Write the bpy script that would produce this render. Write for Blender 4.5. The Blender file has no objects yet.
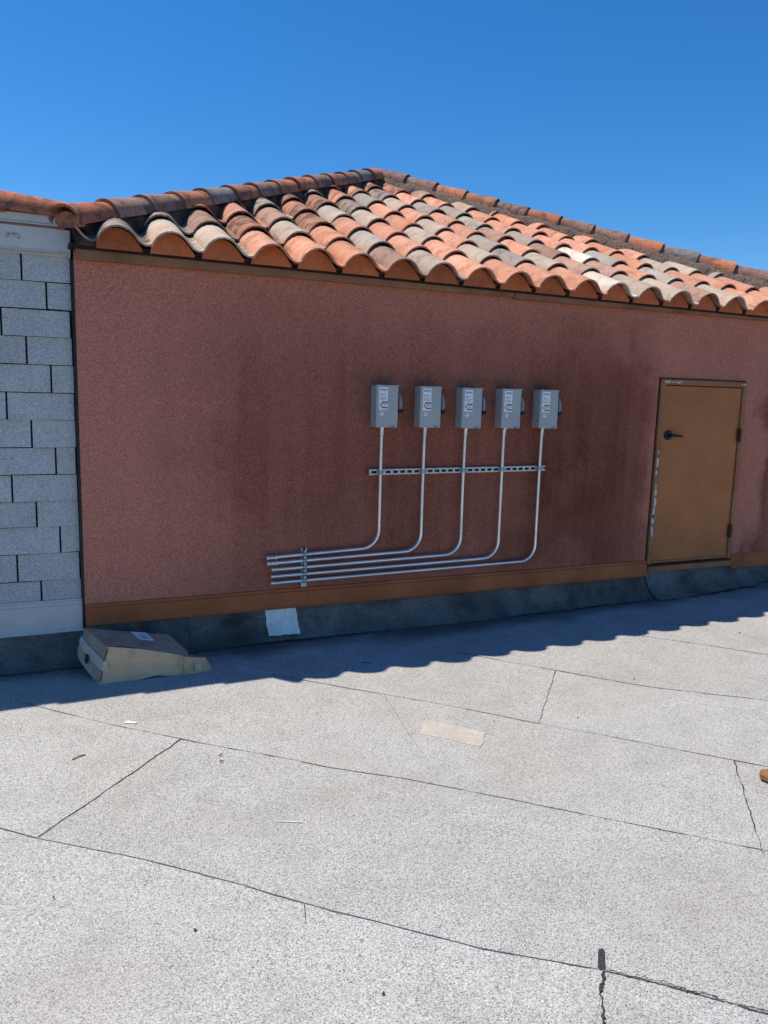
import bpy, bmesh, math, random
from mathutils import Vector, Matrix
R = math.radians
random.seed(7)
scn = bpy.context.scene
C = scn.collection

# ------------------------------------------------------------------ camera
cam_d = bpy.data.cameras.new('camera')
cam = bpy.data.objects.new('camera', cam_d); C.objects.link(cam)
cam_d.sensor_fit = 'VERTICAL'; cam_d.sensor_height = 36.0; cam_d.lens = 27.0
cam_d.clip_start = 0.05; cam_d.clip_end = 3000
_r = Vector((0.916295, -0.399595, 0.02695)); _f = Vector((0.398838, 0.904288, -0.152287)); _u = _r.cross(_f)
cam.matrix_world = Matrix(((_r.x, _u.x, -_f.x, 0.0), (_r.y, _u.y, -_f.y, -4.5616), (_r.z, _u.z, -_f.z, 1.575), (0, 0, 0, 1)))
scn.camera = cam

# ------------------------------------------------------------------ world, sun, exposure
SUN = Vector((-1.016, 0.617, 2.42)).normalized()         # direction towards the sun: behind the building, from the left
world = bpy.data.worlds.new('World'); scn.world = world; world.use_nodes = True
wn = world.node_tree; bg = wn.nodes['Background']
sky = wn.nodes.new('ShaderNodeTexSky'); sky.sky_type = 'NISHITA'; sky.sun_disc = False
sky.sun_elevation = math.asin(SUN.z); sky.sun_rotation = math.atan2(SUN.x, SUN.y)
sky.air_density = 1.0; sky.dust_density = 0.0; sky.ozone_density = 10.0; sky.altitude = 0
hs_ = wn.nodes.new('ShaderNodeHueSaturation'); hs_.inputs['Saturation'].default_value = 1.20
wn.links.new(sky.outputs[0], hs_.inputs['Color']); wn.links.new(hs_.outputs[0], bg.inputs[0]); bg.inputs[1].default_value = 0.124
sun_d = bpy.data.lights.new('sun', 'SUN'); sun_d.energy = 5.0; sun_d.angle = R(0.53); sun_d.color = (1.0, 0.925, 0.80)
sun = bpy.data.objects.new('sun', sun_d); C.objects.link(sun)
sun.rotation_euler = SUN.to_track_quat('Z', 'Y').to_euler(); sun.location = (-4, 4, 9)
scn.view_settings.view_transform = 'Standard'; scn.view_settings.look = 'None'
scn.view_settings.exposure = 0.22; scn.view_settings.gamma = 1.0

# ------------------------------------------------------------------ helpers
def tag(o, label=None, cat=None, group=None, kind=None):
    if label: o['label'] = label
    if cat: o['category'] = cat
    if group: o['group'] = group
    if kind: o['kind'] = kind
    return o

def empty(name, loc=(0, 0, 0)):
    o = bpy.data.objects.new(name, None); C.objects.link(o); o.location = loc
    o.empty_display_size = 0.1
    return o

def link(name, me, parent=None, mat=None, loc=None):
    o = bpy.data.objects.new(name, me); C.objects.link(o)
    if mat is not None:
        if len(me.materials) == 0: me.materials.append(None)
        o.material_slots[0].link = 'OBJECT'; o.material_slots[0].material = mat
    if parent is not None:
        o.parent = parent
        # geometry is written in world space unless loc is given; parents are Empties/meshes without rotation
        o.matrix_parent_inverse = Matrix.Translation(-base(parent))
    if loc is not None: o.location = loc
    return o

def base(o):
    v = Vector(o.location)
    return v

class MB:
    def __init__(s): s.v = []; s.f = []
    def add(s, vs, fs):
        n = len(s.v); s.v += [tuple(v) for v in vs]; s.f += [tuple(i + n for i in f) for f in fs]; return s
    def box(s, x0, x1, y0, y1, z0, z1):
        return s.hexa([(x0, y0, z0), (x1, y0, z0), (x1, y1, z0), (x0, y1, z0), (x0, y0, z1), (x1, y0, z1), (x1, y1, z1), (x0, y1, z1)])
    def hexa(s, v):
        return s.add(v, [(3, 2, 1, 0), (4, 5, 6, 7), (0, 1, 5, 4), (1, 2, 6, 5), (2, 3, 7, 6), (3, 0, 4, 7)])
    def prism(s, poly, a, b, axis='x'):
        """extrude a closed polygon (list of 2-tuples) along an axis"""
        def P(p, t):
            if axis == 'x': return (t, p[0], p[1])
            if axis == 'y': return (p[0], t, p[1])
            return (p[0], p[1], t)
        n = len(poly); vs = [P(p, a) for p in poly] + [P(p, b) for p in poly]
        fs = [tuple(range(n - 1, -1, -1)), tuple(range(n, 2 * n))]
        fs += [(i, (i + 1) % n, n + (i + 1) % n, n + i) for i in range(n)]
        return s.add(vs, fs)
    def tube(s, path, r, n=12, cap=True):
        path = [Vector(p) for p in path]; rs = r if isinstance(r, (list, tuple)) else [r] * len(path)
        rings = []; up = None
        for i, p in enumerate(path):
            d = (path[min(i + 1, len(path) - 1)] - path[max(i - 1, 0)]).normalized()
            if up is None:
                up = Vector((0, 0, 1)) if abs(d.z) < .9 else Vector((0, 1, 0))
            a = d.cross(up).normalized(); up = a.cross(d).normalized()
            rings.append([p + (a * math.cos(2 * math.pi * k / n) + up * math.sin(2 * math.pi * k / n)) * rs[i] for k in range(n)])
        b = len(s.v); vs = [q for rg in rings for q in rg]; fs = []
        for i in range(len(rings) - 1):
            for k in range(n):
                fs.append((i * n + k, i * n + (k + 1) % n, (i + 1) * n + (k + 1) % n, (i + 1) * n + k))
        if cap:
            fs.append(tuple(range(n - 1, -1, -1))); m = (len(rings) - 1) * n; fs.append(tuple(range(m, m + n)))
        return s.add(vs, fs)
    def mesh(s, name, smooth=False, bevel=0, seg=1, angle=40):
        me = bpy.data.meshes.new(name); me.from_pydata(s.v, [], s.f); me.validate()
        bm = bmesh.new(); bm.from_mesh(me)
        bmesh.ops.recalc_face_normals(bm, faces=bm.faces)
        if bevel:
            es = [e for e in bm.edges if len(e.link_faces) == 2 and e.calc_face_angle(0) > R(30)]
            bmesh.ops.bevel(bm, geom=es, offset=bevel, segments=seg, affect='EDGES', profile=.5, clamp_overlap=True)
        bm.to_mesh(me); bm.free()
        if smooth:
            for p in me.polygons: p.use_smooth = True
            if angle: me.set_sharp_from_angle(angle=R(angle))
        return me
    def build(s, name, mat, parent=None, smooth=False, bevel=0, seg=1, angle=40):
        return link(name, s.mesh(name, smooth, bevel, seg, angle), parent, mat)

# ------------------------------------------------------------------ materials
class NT:
    def __init__(s, name):
        s.m = bpy.data.materials.new(name); s.m.use_nodes = True; s.t = s.m.node_tree
        s.b = s.t.nodes['Principled BSDF']; s.b.inputs['Roughness'].default_value = .8
        s.b.inputs['Specular IOR Level'].default_value = .25
        s.co = s.t.nodes.new('ShaderNodeTexCoord')
    def n(s, typ, **kw):
        x = s.t.nodes.new(typ)
        for k, v in kw.items(): setattr(x, k, v)
        return x
    def l(s, a, b): s.t.links.new(a, b)
    def mapping(s, scale=(1, 1, 1), loc=(0, 0, 0), src=None, rot=(0, 0, 0)):
        m = s.n('ShaderNodeMapping'); m.inputs['Scale'].default_value = scale; m.inputs['Location'].default_value = loc
        m.inputs['Rotation'].default_value = rot
        s.l(src or s.co.outputs['Object'], m.inputs[0]); return m.outputs[0]
    def noise(s, sc, det=4, rough=.55, vec=None, dist=0):
        x = s.n('ShaderNodeTexNoise'); x.inputs['Scale'].default_value = sc; x.inputs['Detail'].default_value = det
        x.inputs['Roughness'].default_value = rough; x.inputs['Distortion'].default_value = dist
        s.l(vec or s.co.outputs['Object'], x.inputs[0]); return x.outputs[0]
    def voro(s, sc, vec=None, feature='F1', out=0):
        x = s.n('ShaderNodeTexVoronoi', feature=feature); x.inputs['Scale'].default_value = sc
        s.l(vec or s.co.outputs['Object'], x.inputs[0]); return x.outputs[out]
    def ramp(s, f, stops, interp='LINEAR'):
        x = s.n('ShaderNodeValToRGB'); e = x.color_ramp.elements; x.color_ramp.interpolation = interp
        while len(e) < len(stops): e.new(.5)
        for a, (p, c) in zip(e, stops):
            a.position = p; a.color = (c, c, c, 1) if not hasattr(c, '__len__') else (*c, 1)
        s.l(f, x.inputs[0]); return x.outputs[0]
    def mix(s, f, a, b, mode='MIX'):
        x = s.n('ShaderNodeMix', data_type='RGBA', blend_type=mode)
        if isinstance(f, (int, float)): x.inputs[0].default_value = f
        else: s.l(f, x.inputs[0])
        for i, v in ((6, a), (7, b)):
            if hasattr(v, '__len__'): x.inputs[i].default_value = (*v, 1)
            else: s.l(v, x.inputs[i])
        return x.outputs[2]
    def math(s, op, a, b=None, clamp=False):
        x = s.n('ShaderNodeMath', operation=op); x.use_clamp = clamp
        for i, v in ((0, a), (1, b)):
            if v is None: continue
            if isinstance(v, (int, float)): x.inputs[i].default_value = v
            else: s.l(v, x.inputs[i])
        return x.outputs[0]
    def bump(s, h, strength=.5, dist=.002, nrm=None):
        x = s.n('ShaderNodeBump'); x.inputs['Strength'].default_value = strength; x.inputs['Distance'].default_value = dist
        s.l(h, x.inputs['Height'])
        if nrm: s.l(nrm, x.inputs['Normal'])
        return x.outputs[0]
    def fin(s, col, rough=None, nrm=None, metal=None, spec=None):
        if hasattr(col, '__len__'): s.b.inputs['Base Color'].default_value = (*col, 1)
        else: s.l(col, s.b.inputs['Base Color'])
        if rough is not None:
            if isinstance(rough, (int, float)): s.b.inputs['Roughness'].default_value = rough
            else: s.l(rough, s.b.inputs['Roughness'])
        if nrm is not None: s.l(nrm, s.b.inputs['Normal'])
        if metal is not None: s.b.inputs['Metallic'].default_value = metal
        if spec is not None: s.b.inputs['Specular IOR Level'].default_value = spec
        return s.m

def m_granule(name, dark, light, dirt=(.20, .18, .15), dirt_amt=.35, dirt_and_shade=False, gs=350, dsc=1.3, dlo=.42):
    """mineral granules of a roofing cap sheet: each a speck a couple of millimetres across"""
    t = NT(name); P = t.n('ShaderNodeNewGeometry').outputs['Position']
    w = t.n('ShaderNodeTexWhiteNoise')
    v = t.voro(gs, P, out=1)
    sep = t.n('ShaderNodeSeparateColor'); t.l(v, sep.inputs[0])
    g = t.ramp(sep.outputs[0], [(0.0, dark), (.10, [x * .55 + y * .45 for x, y in zip(dark, light)]), (.22, [y * .62 for y in light]), (.6, [y * .92 for y in light]), (1, [min(1, y * 1.12) for y in light])])
    t.t.nodes.remove(w)
    n1 = t.noise(165, 2, .6, P); g = t.mix(.60, g, t.ramp(n1, [(.30, .22), (.45, .72), (.60, 1.0)]), 'MULTIPLY')
    n2 = t.noise(26, 5, .7, P); g = t.mix(t.ramp(n2, [(.25, .7), (.36, .0)]), g, [x * .55 for x in light])
    n3 = t.noise(dsc, 6, .62, P, .4); g = t.mix(t.ramp(n3, [(dlo, 0), (dlo + .3, dirt_amt)]), g, dirt)
    n4 = t.noise(5, 5, .6, P); g = t.mix(.30, g, t.ramp(n4, [(.30, .62), (.58, 1.0)]), 'MULTIPLY')
    oi = t.n('ShaderNodeObjectInfo'); ton = t.math('ADD', t.math('MULTIPLY', oi.outputs['Random'], .07), .94)   # sheets of differing tone
    tc = t.n('ShaderNodeCombineColor')
    for i in range(3): t.l(ton, tc.inputs[i])
    g = t.mix(1.0, g, tc.outputs[0], 'MULTIPLY')
    pond = t.noise(.8, 5, .7, P, 1.2); g = t.mix(t.ramp(pond, [(.50, 0), (.54, .10), (.58, .05), (.7, .16)]), g, dirt)
    if dirt_and_shade:                              # scuffed spots where granules are gone
        sc_ = t.math('MULTIPLY', t.ramp(t.noise(2.6, 3, .6, P, .8), [(.60, 0), (.72, 1)]), t.ramp(t.noise(70, 4, .75, P), [(.50, 0), (.64, .42)]))
        g = t.mix(sc_, g, (.09, .088, .085))
        sc2 = t.ramp(t.voro(7.5, P), [(.02, .7), (.045, 0)]); g = t.mix(t.math('MULTIPLY', sc2, t.ramp(n1, [(.4, 0), (.6, 1)])), g, (.07, .065, .06))
    if dirt_and_shade:                              # silt at the wall foot, widened and darkened to paint in deeper shade
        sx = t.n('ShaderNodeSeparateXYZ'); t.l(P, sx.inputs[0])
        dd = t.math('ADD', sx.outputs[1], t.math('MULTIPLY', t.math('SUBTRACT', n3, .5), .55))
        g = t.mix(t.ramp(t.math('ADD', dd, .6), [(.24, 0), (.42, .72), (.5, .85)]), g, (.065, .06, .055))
    h = t.voro(gs, P, 'F1', 0)
    b = t.bump(h, .55, .0014); b = t.bump(n2, .35, .004, b)
    return t.fin(g, .92, b, spec=.15)

M = {}
M['cap'] = m_granule('cap_sheet_granules', (.065, .065, .07), (.565, .56, .54), (.31, .27, .225), .34, dirt_and_shade=True)
M['flash'] = m_granule('base_flashing_granules', (.05, .046, .042), (.28, .25, .215), (.05, .045, .04), .95, dsc=3.2, dlo=.40)
M['shingle'] = m_granule('shingle_granules', (.36, .35, .335), (.72, .70, .665), (.52, .50, .47), .2)
M['creampatch'] = m_granule('cream_patch_granules', (.40, .36, .30), (.68, .635, .56), (.42, .385, .335), 1.0, dsc=11, dlo=.30)

t = NT('underlayment'); n = t.noise(40, 5); M['felt'] = t.fin(t.ramp(n, [(.3, (.012, .012, .013)), (.7, (.035, .033, .032))]), .9, t.bump(n, .4, .003))
t = NT('bitumen'); n = t.noise(120, 4); M['tar'] = t.fin(t.ramp(n, [(.3, (.02, .02, .022)), (.7, (.06, .06, .062))]), .55, t.bump(n, .6, .004))
t = NT('dusty_bitumen'); n = t.noise(90, 4); M['seam'] = t.fin(t.ramp(n, [(.3, (.04, .04, .042)), (.7, (.17, .168, .165))]), .8, t.bump(n, .6, .003))
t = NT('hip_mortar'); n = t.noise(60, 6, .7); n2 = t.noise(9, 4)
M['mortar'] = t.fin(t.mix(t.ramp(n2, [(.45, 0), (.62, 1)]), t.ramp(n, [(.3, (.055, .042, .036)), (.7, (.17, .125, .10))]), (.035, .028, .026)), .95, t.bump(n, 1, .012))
t = NT('hip_mortar_lit'); n = t.noise(45, 6, .7); M['mortar_lit'] = t.fin(t.ramp(n, [(.3, (.10, .072, .056)), (.7, (.30, .22, .17))]), .95, t.bump(n, 1, .014))  # lighter copy for the right hip: sunlight put into the mortar colour
t = NT('lime_splash'); n = t.noise(70, 4); M['lime'] = t.fin(t.ramp(n, [(.3, (.30, .28, .26)), (.7, (.6, .57, .53))]), .9, t.bump(n, .7, .004))

# stucco with water stains running down from the eave
t = NT('stucco'); P = t.n('ShaderNodeNewGeometry').outputs['Position']
sx = t.n('ShaderNodeSeparateXYZ'); t.l(P, sx.inputs[0])
grain = t.voro(120, P); gsep = t.n('ShaderNodeSeparateColor'); t.l(t.voro(190, P, out=1), gsep.inputs[0]); gn = gsep.outputs[0]
streak = t.noise(1.0, 5, .62, t.mapping((2.6, 1, .16), src=P), .35)
fine = t.noise(1.0, 4, .6, t.mapping((11, 1, .55), src=P), .2)
blot = t.noise(2.2, 5, .6, P, .3)
wob = t.math('ADD', sx.outputs[0], t.math('ADD', t.math('MULTIPLY', t.math('SUBTRACT', streak, .5), .45), t.math('MULTIPLY', t.math('SUBTRACT', blot, .5), .7)))
prof = t.ramp(t.math('MULTIPLY', wob, 1 / 6.4), [(.0, .02), (.08, .08), (.125, .28), (.18, .68), (.215, .64), (.27, .72), (.36, .80), (.44, .74), (.52, .95), (.60, 1.0), (.645, .70), (.668, .22), (.72, .25), (.795, .3), (.83, .10), (.855, .85), (.90, .25)])
zf = t.ramp(t.math('ADD', t.math('MULTIPLY', sx.outputs[2], .42), t.math('MULTIPLY', t.math('SUBTRACT', blot, .5), .35)), [(.08, .62), (.2, .85), (.45, 1.0), (.72, .85), (.90, .28), (1.0, .22)])
stain = t.math('MULTIPLY', prof, zf)
stain = t.math('MULTIPLY', stain, t.math('ADD', t.math('MULTIPLY', t.math('ADD', fine, blot), .55), .42), True)
c0 = t.mix(t.ramp(gn, [(.0, 0), (1.0, 1)]), (.40, .140, .090), (.76, .292, .196))
c0 = t.mix(t.ramp(blot, [(.35, .0), (.7, .35)]), c0, (.60, .245, .165))
c1 = t.mix(t.ramp(gn, [(.0, 0), (1.0, 1)]), (.10, .029, .017), (.235, .071, .040))
drip = t.noise(1.0, 3, .6, t.mapping((24, 1, .34), src=P), .15)
dr0 = t.math('MULTIPLY', t.ramp(drip, [(.54, 0), (.68, .42)]), t.math('MULTIPLY', zf, t.math('ADD', prof, .15)), True)
stain = t.math('MAXIMUM', stain, dr0)
col = t.mix(stain, c0, c1)
col = t.mix(t.ramp(grain, [(.0, .45), (.35, 0)]), col, (.12, .05, .04))
pits = t.voro(82, P); col = t.mix(t.ramp(pits, [(.08, .7), (.18, 0)]), col, (.07, .028, .022))
b = t.bump(grain, .45, .003); b = t.bump(gn, .25, .002, b); b = t.bump(blot, .25, .03, b)
M['stucco'] = t.fin(col, .93, b, spec=.12)

def m_paint(name, c, rough=.55, var=.25, sc=6, spec=.3, bumpd=.0008):
    t = NT(name); P = t.n('ShaderNodeNewGeometry').outputs['Position']
    n = t.noise(sc, 6, .62, P, .2); n2 = t.noise(sc * 14, 4, .6, P)
    dk = [x * (1 - var) for x in c]; lt = [min(1, x * (1 + var * .6)) for x in c]
    col = t.ramp(n, [(.3, dk), (.7, lt)])
    col = t.mix(.3, col, t.ramp(n2, [(.3, .72), (.65, 1.0)]), 'MULTIPLY')
    return t.fin(col, t.ramp(n, [(.3, min(1, rough * 1.25)), (.7, rough * .85)]), t.bump(n2, .3, bumpd), spec=spec)
M['fascia'] = m_paint('fascia_brown', (.31, .145, .072), .6, .35, 4)
M['trim'] = m_paint('trim_brown', (.44, .12, .036), .55, .3, 3)
M['door'] = m_paint('door_tan', (.48, .172, .056), .6, .2, 2.2)
M['frame'] = m_paint('door_frame_brown', (.36, .15, .06), .6, .25, 4)
M['chip'] = m_paint('chipped_primer', (.62, .62, .60), .8, .2, 30)
M['black'] = m_paint('black_metal', (.016, .017, .02), .4, .3, 20)
M['hinge'] = m_paint('dark_bronze_hinge', (.03, .02, .018), .5, .3, 20)
M['whitemetal'] = m_paint('white_coping_paint', (.64, .60, .54), .45, .14, 3)
M['enamel'] = m_paint('grey_enamel', (.43, .435, .41), .42, .10, 5, .4, .0003)
M['enamel2'] = m_paint('grey_lever_enamel', (.22, .26, .29), .45, .10, 9, .4, .0003)
M['sticker'] = m_paint('white_label', (.90, .88, .84), .5, .08, 20, .4, .0001)
M['blueink'] = m_paint('blue_print', (.02, .11, .42), .5, .05, 20)
M['redink'] = m_paint('red_print', (.30, .03, .045), .5, .05, 20)
M['greyink'] = m_paint('grey_print', (.34, .36, .40), .5, .05, 20)
M['blackink'] = m_paint('black_print', (.02, .02, .025), .5, .05, 20)
M['wood'] = m_paint('weathered_wood', (.27, .13, .055), .75, .4, 22)
M['scuff'] = m_paint('pencil_scuff', (.30, .32, .34), .7, .1, 20)
M['leaf'] = m_paint('dry_leaf', (.25, .085, .045), .8, .3, 60)
M['twig'] = m_paint('grey_twig', (.07, .055, .045), .85, .3, 60)
M['stick'] = m_paint('bleached_stick', (.78, .77, .73), .7, .1, 60)
M['gravel'] = m_paint('pebble', (.22, .20, .18), .85, .3, 60)
M['patch'] = m_paint('white_coating', (.90, .84, .74), .75, .22, 22, .2, .006)

def m_metal(name, c, rough, sc=40):
    t = NT(name); P = t.n('ShaderNodeNewGeometry').outputs['Position']
    n = t.noise(sc, 4, .6, P)
    return t.fin(t.ramp(n, [(.3, [x * .75 for x in c]), (.7, c)]), t.ramp(n, [(.3, rough * 1.4), (.7, rough)]), t.bump(n, .15, .0005), metal=.8, spec=.5)
M['galv'] = m_metal('galvanised_conduit', (.92, .91, .88), .28, 6)
M['strut'] = m_metal('galvanised_strut', (.60, .62, .63), .42, 90)
M['clamp'] = m_metal('zinc_clamp', (.40, .47, .52), .35, 60)

# cardboard
t = NT('cardboard'); P = t.n('ShaderNodeNewGeometry').outputs['Position']
n = t.noise(5, 6, .65, P, .3); n2 = t.noise(90, 3, .6, P); fl = t.noise(1, 2, .5, t.mapping((6, 6, 160), src=P))
col = t.ramp(n, [(.28, (.46, .27, .14)), (.5, (.66, .45, .27)), (.75, (.76, .56, .37))])
col = t.mix(.3, col, t.ramp(n2, [(.3, .7), (.7, 1.0)]), 'MULTIPLY')
M['card'] = t.fin(col, .88, t.bump(fl, .35, .002, t.bump(n, .5, .012)), spec=.12)
t = NT('shaded_cardboard'); P = t.n('ShaderNodeNewGeometry').outputs['Position']; n = t.noise(7, 6, .65, P, .4); n2 = t.noise(60, 3, .6, P)
M['cardgrey'] = t.fin(t.mix(.3, t.ramp(n, [(.28, (.30, .205, .145)), (.5, (.46, .335, .245)), (.75, (.56, .42, .32))]), t.ramp(n2, [(.3, .6), (.7, 1.0)]), 'MULTIPLY'), .9, t.bump(n, .5, .012), spec=.1)  # greyer card for top and side: their weaker light painted into the colour
t = NT('cardboard_sun_bleached_tape'); n = t.noise(12, 5, .6); M['tape'] = t.fin(t.ramp(n, [(.3, (.50, .42, .33)), (.7, (.60, .51, .41))]), .5, t.bump(n, .4, .003))

def m_clay(name, c_lo, c_hi, mot, amt, grime=.5, chan=.8, glo=.52):
    t = NT(name); oi = t.n('ShaderNodeObjectInfo')
    off = t.n('ShaderNodeVectorMath', operation='SCALE'); cx = t.n('ShaderNodeCombineXYZ')
    for i in range(3): t.l(oi.outputs['Random'], cx.inputs[i])
    t.l(cx.outputs[0], off.inputs[0]); off.inputs['Scale'].default_value = 37.0
    ad = t.n('ShaderNodeVectorMath', operation='ADD'); t.l(t.co.outputs['Object'], ad.inputs[0]); t.l(off.outputs[0], ad.inputs[1])
    P = ad.outputs[0]
    n = t.noise(4.5, 5, .6, P, .5); n2 = t.noise(38, 5, .65, P); n3 = t.noise(150, 3, .6, P)
    col = t.mix(t.ramp(n, [(.32, 0), (.66, 1)]), c_lo, c_hi)
    col = t.mix(t.ramp(n2, [(.50, 0), (.68, amt)]), col, mot)
    n5 = t.noise(7, 3, .6, P, .8); col = t.mix(t.ramp(n5, [(.52, 0), (.60, amt)]), col, mot)
    br = t.math('ADD', t.math('MULTIPLY', oi.outputs['Random'], .34), .80)
    vb = t.n('ShaderNodeCombineColor');
    for i in range(3): t.l(br, vb.inputs[i])
    col = t.mix(1.0, col, vb.outputs[0], 'MULTIPLY')
    gm = t.noise(11, 6, .7, P, .6)
    col = t.mix(t.math('MULTIPLY', t.ramp(gm, [(glo, 0), (glo + .18, 1)]), grime), col, (.055, .040, .034))
    oz = t.n('ShaderNodeSeparateXYZ'); t.l(t.co.outputs['Object'], oz.inputs[0])       # silt lying in the channel of the tile
    ch = t.math('MULTIPLY', t.ramp(oz.outputs[2], [(.012, 1), (.045, 0)]), t.ramp(gm, [(.36, .15), (.6, .9)]))
    col = t.mix(t.math('MULTIPLY', ch, chan), col, (.06, .043, .036))
    pits = t.voro(85, P); col = t.mix(t.ramp(pits, [(.05, .7), (.12, 0)]), col, [x * .3 for x in c_lo])
    return t.fin(col, .85, t.bump(n3, .3, .0015, t.bump(n2, .3, .003)), spec=.18)
CL = [m_clay('clay_salmon', (.56, .24, .145), (.67, .345, .235), (.44, .205, .14), .5, .55),
      m_clay('clay_orange', (.54, .215, .115), (.64, .32, .205), (.42, .19, .12), .5, .55),
      m_clay('clay_grey_tan', (.40, .32, .25), (.52, .43, .345), (.46, .27, .19), .45, .5),
      m_clay('clay_grey', (.31, .265, .225), (.41, .36, .31), (.44, .28, .20), .4, .5),
      m_clay('clay_brown', (.33, .19, .135), (.43, .27, .205), (.26, .155, .12), .6, .6),
      m_clay('clay_cream', (.66, .57, .47), (.78, .70, .60), (.55, .33, .24), .4, .2)]
SOOTY = [m_clay('sooty_clay_orange', (.46, .19, .115), (.56, .28, .19), (.36, .17, .12), .6, .95, 1.0, .45),
         m_clay('sooty_clay_grey', (.30, .25, .21), (.39, .33, .28), (.38, .22, .15), .5, .95, 1.0, .46)]
M['closure'] = m_clay('clay_closure', (.52, .135, .05), (.62, .18, .07), (.34, .10, .045), .4, .15, 0.0)
CAPS = [m_clay('hip_clay_orange', (.42, .155, .075), (.52, .21, .11), (.20, .11, .085), .8, .8, 0.0),
        m_clay('hip_clay_brown', (.27, .15, .11), (.36, .215, .16), (.12, .085, .075), .8, .9, 0.0),
        m_clay('hip_clay_grey', (.21, .185, .165), (.28, .25, .225), (.13, .11, .10), .8, .7, 0.0),
        m_clay('hip_clay_red', (.43, .135, .07), (.50, .17, .09), (.15, .085, .07), .8, .9, 0.0)]
t = NT('ground_far'); n = t.noise(.3, 5); M['ground'] = t.fin(t.ramp(n, [(.3, (.06, .06, .06)), (.7, (.12, .115, .10))]), .95)

# ------------------------------------------------------------------ the setting: deck
def sstep(a, b, x):
    u = max(0., min(1., (x - a) / (b - a))); return u * u * (3 - 2 * u)
def g(x, y):
    """roof deck height: a low cricket rising towards the door"""
    z = 0.0085 * max(0., min(x, 8.) - 2.2) ** 2 * sstep(-2.4, -.15, y)
    z += (.032 - .014 * sstep(2.5, 5.0, x)) * sstep(-1.35, -.25, y)
    return z
WX0, WX1 = 0.165, 6.12                      # front wall of the tiled building
deck = MB().box(-7, 13, -14, 8, -.35, -.012).build('roof_deck', M['felt']); tag(deck, kind='structure')
tag(MB().box(-6.6, 12.6, -13.6, 7.6, -6.5, -.36).build('building_below', M['stucco']), kind='structure')
gr = MB().add([(-900, -900, -6.5), (900, -900, -6.5), (900, 900, -6.5), (-900, 900, -6.5)], [(0, 1, 2, 3)]).build('ground', M['ground']); tag(gr, kind='structure')

Q = math.sqrt(.5)
def tv(x, y): return ((x - y) * Q, (x + y) * Q)
def xy(t_, v): return ((t_ + v) * Q, (v - t_) * Q)
def seam(pts):
    q = sorted(tv(*p) for p in pts)
    def f(t_):
        if t_ <= q[0][0]: return q[0][1]
        for (a, va), (b_, vb) in zip(q, q[1:]):
            if t_ <= b_: return va + (vb - va) * (t_ - a) / (b_ - a)
        return q[-1][1]
    return f
def flat(v): return lambda t_: v
SA = seam([(-.204, -1.7), (-.083, -1.807), (.266, -2.092), (.67, -2.476), (.871, -2.663), (1.091, -2.859), (1.357, -3.061), (1.48, -3.161), (1.67, -3.347)])
SB = seam([(-.079, -.661), (.18, -.914), (.503, -1.202), (1.05, -1.688), (1.289, -1.878), (1.598, -2.157), (1.878, -2.42), (2.298, -2.818)])
SC = seam([(1.172, -.69), (1.804, -1.253), (2.256, -1.735), (2.842, -2.36)])
SD = seam([(2.261, -.643), (2.668, -1.057), (3.018, -1.443), (3.485, -1.819)])
seams = [flat(-4.64), flat(-3.82), flat(-3.0), flat(-2.12), SA, SB, SC, SD, flat(1.99), flat(2.82), flat(3.64), flat(4.46), flat(5.28)]
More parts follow.
